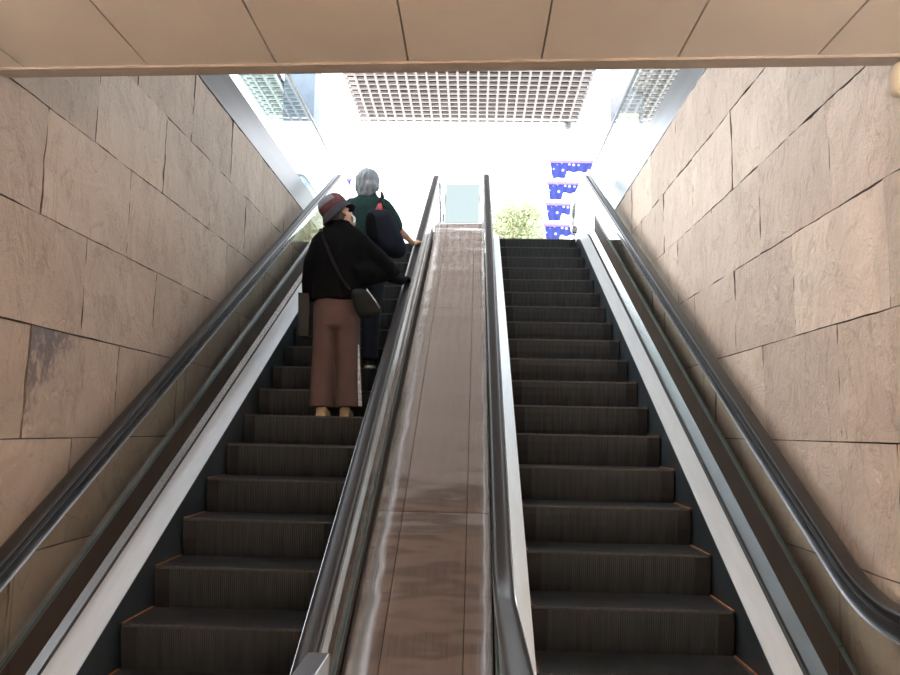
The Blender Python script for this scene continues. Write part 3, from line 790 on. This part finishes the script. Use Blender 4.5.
hand(bm, (-0.22, 0.165, 0.975), (0.02, 0.10, -1), (-1, 0, 0), 1.0, 0.9, side=-1)
link('body', remeshed(bm, 0.0075, 3), M['skin'], P1)
eyes(P1, hm1, 1.08)
# glove on the railing hand
bm = bmesh.new(); hand(bm, w1, (0.30, 0.80, 0.46), (0, -0.45, 0.9), 1.03, 0.75, side=1, inflate=0.0035); capsule(bm, [w1-Vector((0.08, 0.13, 0.0)), w1, w1+Vector((0.01, 0.03, 0.012))], [0.042, 0.037, 0.034])
link('glove', remeshed(bm, 0.006, 2), M['black_knit'], P1)
# top
bm = bmesh.new()
torso_rings(bm, [(0.955, -0.012, 0.0, 0.178, 0.130), (1.0, -0.012, 0.0, 0.186, 0.135), (1.15, 0.0, 0, 0.205, 0.135), (1.32, 0.02, 0, 0.225, 0.14), (1.43, 0.025, 0, 0.242, 0.13), (1.50, 0.025, 0, 0.224, 0.115), (1.55, 0.018, 0.0, 0.172, 0.10), (1.59, 0.008, 0.005, 0.125, 0.085), (1.62, 0.0, 0.01, 0.098, 0.078), (1.645, 0.0, 0.012, 0.084, 0.072)])
# right batwing sleeve
capsule(bm, [(0.16, 0.0, 1.44), (0.27, 0.08, 1.34), (0.37, 0.17, 1.27), (0.455, 0.295, 1.275)], [0.105, 0.115, 0.095, 0.044], 16)
tube(bm, [(0.10, 0.02, 1.20), (0.25, 0.08, 1.22), (0.38, 0.18, 1.22)], [0.16, 0.13, 0.06], 16)
# left sleeve
capsule(bm, [(-0.14, 0, 1.43), (-0.205, 0.01, 1.28), (-0.225, 0.03, 1.12), (-0.232, 0.06, 1.02)], [0.10, 0.092, 0.080, 0.066], 16)
me = remeshed(bm, 0.011, 5); folds(me, 0.010, (6, 6, 3), 2.0)
link('batwing_top', me, M['black_knit'], P1)
# trousers
bm = bmesh.new()
torso_rings(bm, [(0.66, 0.012, 0, 0.10, 0.05), (0.74, 0.0, 0, 0.185, 0.118), (0.85, -0.005, 0, 0.190, 0.130), (0.95, -0.01, 0, 0.172, 0.12), (1.05, -0.01, 0, 0.15, 0.105)])
for s, xs_ in ((-1, (-0.093, -0.093, -0.090, -0.087, -0.085)), (1, (0.104, 0.110, 0.120, 0.126, 0.130))):
    zsx = (0.82, 0.62, 0.42, 0.22, 0.075); rx = (0.098, 0.0975, 0.0985, 0.101, 0.103); ry = (0.122, 0.112, 0.11, 0.118, 0.128)
    torso_rings(bm, [(z, x, 0.01, a, b) for z, x, a, b in zip(zsx, xs_, rx, ry)][::-1])
me = remeshed(bm, 0.011, 3); folds(me, 0.012, (7, 7, 1.3), 5.0)
link('wide_trousers', me, M['brown_cloth'], P1)
# pale trim down the right seam
bm = bmesh.new(); rings = []
for i in range(14):
    z = 0.09+0.50*i/13; f = i/13; x = 0.226-0.040*f+0.004
    rings.append([(x-0.010, -0.055, z), (x+0.010, -0.045, z), (x+0.014, -0.020, z), (x-0.006, -0.03, z)])
loft(bm, rings); obj('seam_trim', bm, M['stripe'], P1)
# shoes
for fx, nm_ in ((-0.088, 'l'), (0.105, 'r')):
    bm = bmesh.new()
    ball(bm, (fx, -0.005, 0.045), (0.046, 0.06, 0.045)); ball(bm, (fx, 0.08, 0.035), (0.046, 0.10, 0.035)); ball(bm, (fx, 0.155, 0.030), (0.043, 0.055, 0.028))
    box(bm, (fx-0.04, -0.05, 0.0), (fx+0.04, 0.19, 0.02)); 
    sh = link('shoe', remeshed(bm, 0.007, 2), M['beige_shoe'], P1)
# hat: crown, grey patch on the crown, turned-up brim
HT = hm1 @ Matrix.Translation((0, -0.012, 0.062)) @ Matrix.Rotation(math.radians(4), 4, 'X')
def revolve(bm, prof, mtx, sx=1.0, sy=1.0, n=40, wob=0.0):
    loft(bm, [[mtx @ Vector((math.cos(2*PI*i/n)*r*sx, math.sin(2*PI*i/n)*r*sy, z + wob*math.sin(2*PI*i/n*2+0.6)*max(0, r-0.1))) for i in range(n)] for r, z in prof])
bm = bmesh.new(); revolve(bm, [(0.112, 0.0), (0.118, 0.03), (0.116, 0.07), (0.106, 0.105), (0.082, 0.132), (0.045, 0.146), (0.008, 0.150)], HT, 0.98, 1.10)
crown = obj('hat_crown', bm, [M['maroon'], M['hat_grey']], P1, True)
inv = HT.inverted()
for p in crown.data.polygons:
    c = inv @ p.center
    if c.y < -0.01 and c.z > 0.055 + 0.25*max(0, c.x) : p.material_index = 1
bm = bmesh.new(); revolve(bm, [(0.112, 0.004), (0.126, -0.022), (0.143, -0.050), (0.150, -0.060), (0.154, -0.057), (0.148, -0.045), (0.131, -0.014), (0.115, 0.016)], HT, 0.98, 1.08, 48, 0.3)
obj('hat_brim', bm, M['hat_brim'], P1, True)
# mask and nape hair
bm = bmesh.new(); n0 = 0
ball(bm, (0, 0, 0), (1, 1, 1), u=20, v=14)
for v in list(bm.verts):
    if v.co.y < 0.15: bm.verts.remove(v)
for v in bm.verts: v.co = hm1 @ (Vector((v.co.x*0.068, 0.022+v.co.y*0.082, -0.055+v.co.z*0.050))*1.08)
obj('face_mask', bm, M['mask'], P1, True)
bm = bmesh.new(); tube(bm, [hm1 @ (Vector((0.070, 0.045, -0.045))*1.08), hm1 @ (Vector((0.086, 0.0, -0.012))*1.08)], 0.003, 6); obj('mask_strap', bm, M['mask'], P1)
bm = bmesh.new(); n_ = Matrix.Translation(hm1 @ Vector((0, -0.05, 0.02))); ball(bm, hm1 @ Vector((0, -0.040, 0.015)), (0.084, 0.084, 0.085)); obj('hair', bm, M['dark_hair'], P1, True)

# --- crossbody bag and shopper of the front rider
def sheet_bag(bm, outline, y0, thick, bulge=0.03):
    """soft bag: outline in (x, z), bulging front and back"""
    n = len(outline); cx = sum(p[0] for p in outline)/n; cz = sum(p[1] for p in outline)/n
    rings = []
    for f, t in ((0.55, -1.0), (0.86, -0.8), (1.0, -0.25), (1.0, 0.25), (0.86, 0.8), (0.55, 1.0)):
        rings.append([(cx+(x-cx)*f, y0+t*thick/2, cz+(z-cz)*f) for x, z in outline])
    loft(bm, rings)
def smooth_outline(pts, it=2):
    for _ in range(it):
        q = []
        for i in range(len(pts)):
            a, b = pts[i], pts[(i+1) % len(pts)]
            q += [(a[0]*.75+b[0]*.25, a[1]*.75+b[1]*.25), (a[0]*.25+b[0]*.75, a[1]*.25+b[1]*.75)]
        pts = q
    return pts
BG = empty('crossbody_bag', p1loc+Vector((0.24, -0.10, 0.80))); tag(BG, 'dark grey crossbody bag with bright zip at the hip of the rider in black', 'bag')
bm = bmesh.new(); ol = smooth_outline([(-0.115, 0.235), (0.035, 0.235), (0.150, 0.085), (0.145, 0.02), (-0.01, -0.01), (-0.06, 0.05)])
sheet_bag(bm, ol, -0.045, 0.10); obj('pouch', bm, M['bag_grey'], BG, True)
bm = bmesh.new(); tube(bm, [(0.035, -0.10, 0.225), (0.075, -0.105, 0.17), (0.110, -0.100, 0.125), (0.143, -0.07, 0.075)], 0.006, 8); obj('zip', bm, M['zip'], BG, True)
bm = bmesh.new()
sp = [(-0.372, -0.015, 0.742), (-0.36, -0.075, 0.70), (-0.32, -0.062, 0.60), (-0.25, -0.066, 0.45), (-0.18, -0.068, 0.32), (-0.105, -0.065, 0.225)]
rings = []
for i, p in enumerate(sp):
    rings.append([(p[0]-0.014, p[1]-0.004, p[2]), (p[0]+0.014, p[1]-0.004, p[2]), (p[0]+0.014, p[1]+0.006, p[2]), (p[0]-0.014, p[1]+0.006, p[2])])
loft(bm, rings); obj('strap', bm, M['grey_strap'], BG)
SB = empty('shopping_bag', p1loc+Vector((-0.262, 0.12, 0.66))); tag(SB, 'slim dark shopping bag hanging at the left side of the rider in black', 'bag')
bm = bmesh.new(); loft(bm, [[(-0.038, -0.14, 0.0), (0.038, -0.14, 0.0), (0.038, 0.14, 0.0), (-0.038, 0.14, 0.0)], [(-0.05, -0.15, 0.2), (0.045, -0.15, 0.2), (0.045, 0.15, 0.2), (-0.05, 0.15, 0.2)], [(-0.058, -0.15, 0.36), (0.03, -0.15, 0.35), (0.03, 0.15, 0.35), (-0.058, 0.15, 0.36)]]); obj('sack', bm, M['bag_brown'], SB)
bm = bmesh.new(); tube(bm, [(0.0, -0.06, 0.35), (0.03, 0.0, 0.345), (0.035, 0.05, 0.30), (0.0, 0.09, 0.35)], 0.006, 8); obj('handle', bm, M['grey_strap'], SB, True)

# --- rider behind (higher): grey hair, green shirt
p2loc = Vector((-1.04, 7.02, 6.943*T - NL + CZ + 0.004))
P2 = empty('person', p2loc); tag(P2, 'grey-haired person in dark green short-sleeved shirt, the higher of the two riders', 'person')
def rail_z2(y): return (p2loc.y+y)*T - (NL-0.90) + CZ - p2loc.z
hm2 = Matrix.Translation((0.0, 0.03, 1.75)) @ Matrix.Rotation(math.radians(-14), 4, 'Z') @ Matrix.Rotation(math.radians(-4), 4, 'X')
w2 = Vector((0.395, 0.60, rail_z2(0.60)+0.055))
bm = bmesh.new()
head_parts(bm, hm2, 1.08)
capsule(bm, [(0.0, 0.0, 1.58), (-0.01, 0.015, 1.73)], [0.060, 0.056])
torso_rings(bm, [(0.86, 0, 0, 0.15, 0.10), (0.97, 0, 0, 0.155, 0.105), (1.15, 0, 0, 0.14, 0.095), (1.36, 0, 0, 0.16, 0.10), (1.53, 0, 0, 0.16, 0.085), (1.61, 0, 0, 0.08, 0.06)])
capsule(bm, [(0.165, 0, 1.55), (0.275, 0.19, 1.385), tuple(w2)], [0.054, 0.042, 0.027])
capsule(bm, [(-0.165, 0, 1.55), (-0.24, 0.05, 1.27), (-0.20, 0.22, 1.10)], [0.054, 0.044, 0.028])
for s, fx in ((-1, -0.12), (1, 0.065)):
    capsule(bm, [(s*0.085, 0, 0.90), (fx, 0.03, 0.50), (fx, 0.0, 0.09)], [0.085, 0.058, 0.036])
    capsule(bm, [(fx, 0.0, 0.05), (fx+s*0.01, 0.15, 0.03)], [0.036, 0.028])
hand(bm, w2, (0.32, 0.78, 0.40), (0, -0.42, 0.9), 1.05, 0.65, side=1)
hand(bm, (-0.20, 0.225, 1.095), (0.05, 0.5, -0.8), (-1, 0, 0), 1.0, 0.6, side=-1)
link('body', remeshed(bm, 0.0075, 3), M['skin'], P2)
eyes(P2, hm2, 1.08)
# hair
bm = bmesh.new()
def HB_(c, r):
    for v in ball(bm, Vector((0, 0, 0)), r): v.co = hm2 @ ((v.co+Vector(c))*1.17)
HB_((0, -0.026, 0.045), (0.098, 0.104, 0.100)); HB_((0, -0.055, -0.015), (0.095, 0.070, 0.085)); HB_((0.055, -0.02, 0.0), (0.040, 0.055, 0.06)); HB_((-0.055, -0.02, 0.0), (0.040, 0.055, 0.06)); HB_((0, -0.06, -0.075), (0.070, 0.045, 0.045))
me = remeshed(bm, 0.008, 3); folds(me, 0.010, (40, 40, 12), 1.0); link('hair', me, M['grey_hair'], P2)
# shirt
bm = bmesh.new()
torso_rings(bm, [(0.84, 0, 0, 0.185, 0.13), (1.0, 0, 0, 0.185, 0.13), (1.2, 0, 0, 0.18, 0.125), (1.40, 0.005, 0, 0.192, 0.125), (1.53, 0.005, 0, 0.195, 0.115), (1.595, 0.005, 0, 0.16, 0.095), (1.64, 0.0, 0.0, 0.098, 0.075), (1.69, -0.005, 0.01, 0.074, 0.068)])
capsule(bm, [(0.15, 0.0, 1.545), (0.215, 0.08, 1.46), (0.262, 0.155, 1.405)], [0.078, 0.082, 0.072], 16)
capsule(bm, [(-0.15, 0.0, 1.545), (-0.205, 0.02, 1.44), (-0.235, 0.035, 1.36)], [0.078, 0.082, 0.074], 16)
me = remeshed(bm, 0.011, 4); folds(me, 0.010, (6, 6, 4), 9.0); link('shirt', me, M['green_cloth'], P2)
bm = bmesh.new(); torso_rings(bm, [(1.665, -0.005, 0.008, 0.084, 0.078), (1.70, -0.008, 0.012, 0.080, 0.074), (1.725, -0.008, 0.015, 0.074, 0.070)]); obj('collar', bm, M['green_cloth'], P2, True)
bm = bmesh.new()
torso_rings(bm, [(0.74, -0.01, 0, 0.18, 0.12), (0.86, 0, 0, 0.176, 0.124), (0.99, 0, 0, 0.165, 0.118)])
for s, fx in ((-1, -0.118), (1, 0.072)):
    torso_rings(bm, [(0.085, fx, 0.01, 0.075, 0.10), (0.3, fx, 0.02, 0.078, 0.095), (0.55, fx*0.98, 0.02, 0.086, 0.10), (0.82, s*0.088, 0.01, 0.092, 0.118)])
me = remeshed(bm, 0.011, 3); folds(me, 0.010, (7, 7, 2), 3.0); link('trousers', me, M['navy_cloth'], P2)
for fx in (-0.12, 0.068):
    bm = bmesh.new()
    ball(bm, (fx, -0.005, 0.05), (0.046, 0.06, 0.045)); ball(bm, (fx, 0.08, 0.042), (0.046, 0.10, 0.036)); ball(bm, (fx, 0.155, 0.036), (0.043, 0.055, 0.028))
    sh = link('shoe', remeshed(bm, 0.007, 2), M['dark_shoe'], P2)
    bm = bmesh.new(); ol = smooth_outline([(fx-0.046, -0.06), (fx+0.046, -0.06), (fx+0.05, 0.12), (fx+0.03, 0.215), (fx-0.03, 0.215), (fx-0.05, 0.12)])
    loft(bm, [[(x, y, z) for x, y in ol] for z in (0.0, 0.026)]); obj('sole', bm, M['sole'], sh)
# navy tote on the right shoulder
TB = empty('tote_bag', p2loc+Vector((0.225, -0.10, 1.0))); tag(TB, 'slouchy navy shoulder bag hanging behind the rider in the green shirt', 'bag')
bm = bmesh.new(); ol = smooth_outline([(-0.185, 0.45), (-0.13, 0.475), (-0.03, 0.47), (0.03, 0.43), (0.10, 0.28), (0.175, 0.13), (0.17, 0.04), (0.10, 0.0), (0.0, 0.02), (-0.13, 0.12), (-0.205, 0.22), (-0.215, 0.34)], 1)
sheet_bag(bm, ol, -0.075, 0.15); me_o = obj('pouch', bm, M['navy_bag'], TB, True); folds(me_o.data, 0.008, (12, 12, 8), 4.0)
bm = bmesh.new(); ol = smooth_outline([(-0.20, 0.40), (-0.14, 0.43), (-0.10, 0.30), (-0.09, 0.16), (-0.15, 0.14), (-0.20, 0.22)]); sheet_bag(bm, ol, -0.155, 0.05); obj('side_pocket', bm, M['black_knit'], TB, True)
for dx, dy in ((-0.115, -0.045), (-0.015, -0.035)):
    bm = bmesh.new(); tube(bm, [(dx, -0.105+0.02, 0.40), (dx*0.4-0.055, -0.075, 0.52), (-0.075, -0.05, 0.60), (-0.080, 0.0, 0.655), (-0.080, 0.10, 0.655), (-0.075, 0.19, 0.60)], 0.011, 8); obj('handle', bm, M['grey_strap'], TB, True)
RC = empty('red_cloth', p2loc+Vector((0.145, -0.195, 1.43))); tag(RC, 'small red cloth tied at the top of the navy shoulder bag', 'cloth')
bm = bmesh.new(); loft(bm, [[(-0.012, -0.012, 0.09), (0.012, -0.012, 0.09), (0.012, 0.006, 0.09), (-0.012, 0.006, 0.09)], [(-0.03, -0.02, 0.05), (0.025, -0.02, 0.05), (0.025, 0.0, 0.05), (-0.03, 0.0, 0.05)], [(-0.05, -0.024, -0.01), (0.05, -0.024, -0.008), (0.05, 0.0, -0.008), (-0.05, 0.0, -0.01)]])
obj('cloth', bm, M['red'], RC, True)

# ------------------------------------------------------------------ light
W = bpy.data.worlds.new('overcast_sky'); S.world = W; W.use_nodes = True
nt = W.node_tree; nt.nodes.clear()
out = nt.nodes.new('ShaderNodeOutputWorld'); bg = nt.nodes.new('ShaderNodeBackground')
tc = nt.nodes.new('ShaderNodeTexCoord'); sx = nt.nodes.new('ShaderNodeSeparateXYZ'); nt.links.new(tc.outputs['Generated'], sx.inputs[0])
rp = nt.nodes.new('ShaderNodeValToRGB'); rp.color_ramp.elements[0].position = 0.0; rp.color_ramp.elements[0].color = (0.95, 0.97, 1.0, 1)
rp.color_ramp.elements[1].position = 1.0; rp.color_ramp.elements[1].color = (0.80, 0.90, 1.0, 1)
nt.links.new(sx.outputs['Z'], rp.inputs['Fac']); nt.links.new(rp.outputs['Color'], bg.inputs['Color'])
bg.inputs['Strength'].default_value = 3.2
nt.links.new(bg.outputs[0], out.inputs['Surface'])

def light(name, typ, loc, energy, col, size=0.3, rot=(0, 0, 0), sy=None):
    l = bpy.data.lights.new(name, typ); l.energy = energy; l.color = col
    if typ == 'AREA':
        l.size = size
        if sy: l.shape = 'RECTANGLE'; l.size_y = sy
    elif typ == 'SUN': l.angle = size
    else: l.shadow_soft_size = size
    o = bpy.data.objects.new(name, l); COL.objects.link(o); o.location = loc; o.rotation_euler = rot; return o
sun = light('hazy_sun', 'SUN', (0, 0, 20), 5.2, (1.0, 0.93, 0.87), math.radians(50))
sun.rotation_euler = Vector((0.75, 0.22, -0.60)).to_track_quat('-Z', 'Y').to_euler()
WARM = (1.0, 0.88, 0.755)
# added fill: unseen lamp troughs on both side walls, brightening ceiling and walls
for x, s, e in ((XL+0.10, 1, 265), (XR-0.10, -1, 350)):
    g = empty('fill_trough', (x, -1.0, CH-0.62)); tag(g, 'added fill lamp trough, out of view, on the ' + ('left' if s > 0 else 'right') + ' wall of the lower hall, shining upwards', 'lamp', None)
    boxobj('trough', (-0.09, -2.1, -0.06), (0.09, 2.1, -0.02), M['rail'], g)
    boxobj('trough_lip', (0.08*s-0.008, -2.1, -0.019), (0.08*s+0.008, 2.1, 0.05), M['rail'], g)
    light('warm_fill', 'AREA', (x, -1.0, CH-0.60), e, WARM, 0.10, (0, math.radians(180-18*s), 0), 4.0)

# ------------------------------------------------------------------ camera
f, pit, yaw, roll = 761.15, 0.1213, 0.0324, 0.021
cy, sy_ = math.cos(yaw), math.sin(yaw); cp, sp_ = math.cos(pit), math.sin(pit)
Fv = Vector((-sy_*cp, cy*cp, sp_)); Rv = Vector((cy, sy_, 0)); Uv = Rv.cross(Fv)
R2 = Rv*math.cos(roll)+Uv*math.sin(roll); U2 = Uv*math.cos(roll)-Rv*math.sin(roll)
cd = bpy.data.cameras.new('camera'); co = bpy.data.objects.new('camera', cd); COL.objects.link(co)
mw = Matrix((R2, U2, -Fv)).transposed().to_4x4(); mw.translation = Vector((0, 0, CZ)); co.matrix_world = mw
cd.sensor_width = 36; cd.lens = f*36/900; cd.clip_start = 0.05; cd.clip_end = 300
S.camera = co
S.view_settings.view_transform = 'Standard'; S.view_settings.look = 'None'; S.view_settings.gamma = 1; S.view_settings.use_curve_mapping = False
S.view_settings.exposure = 0.72
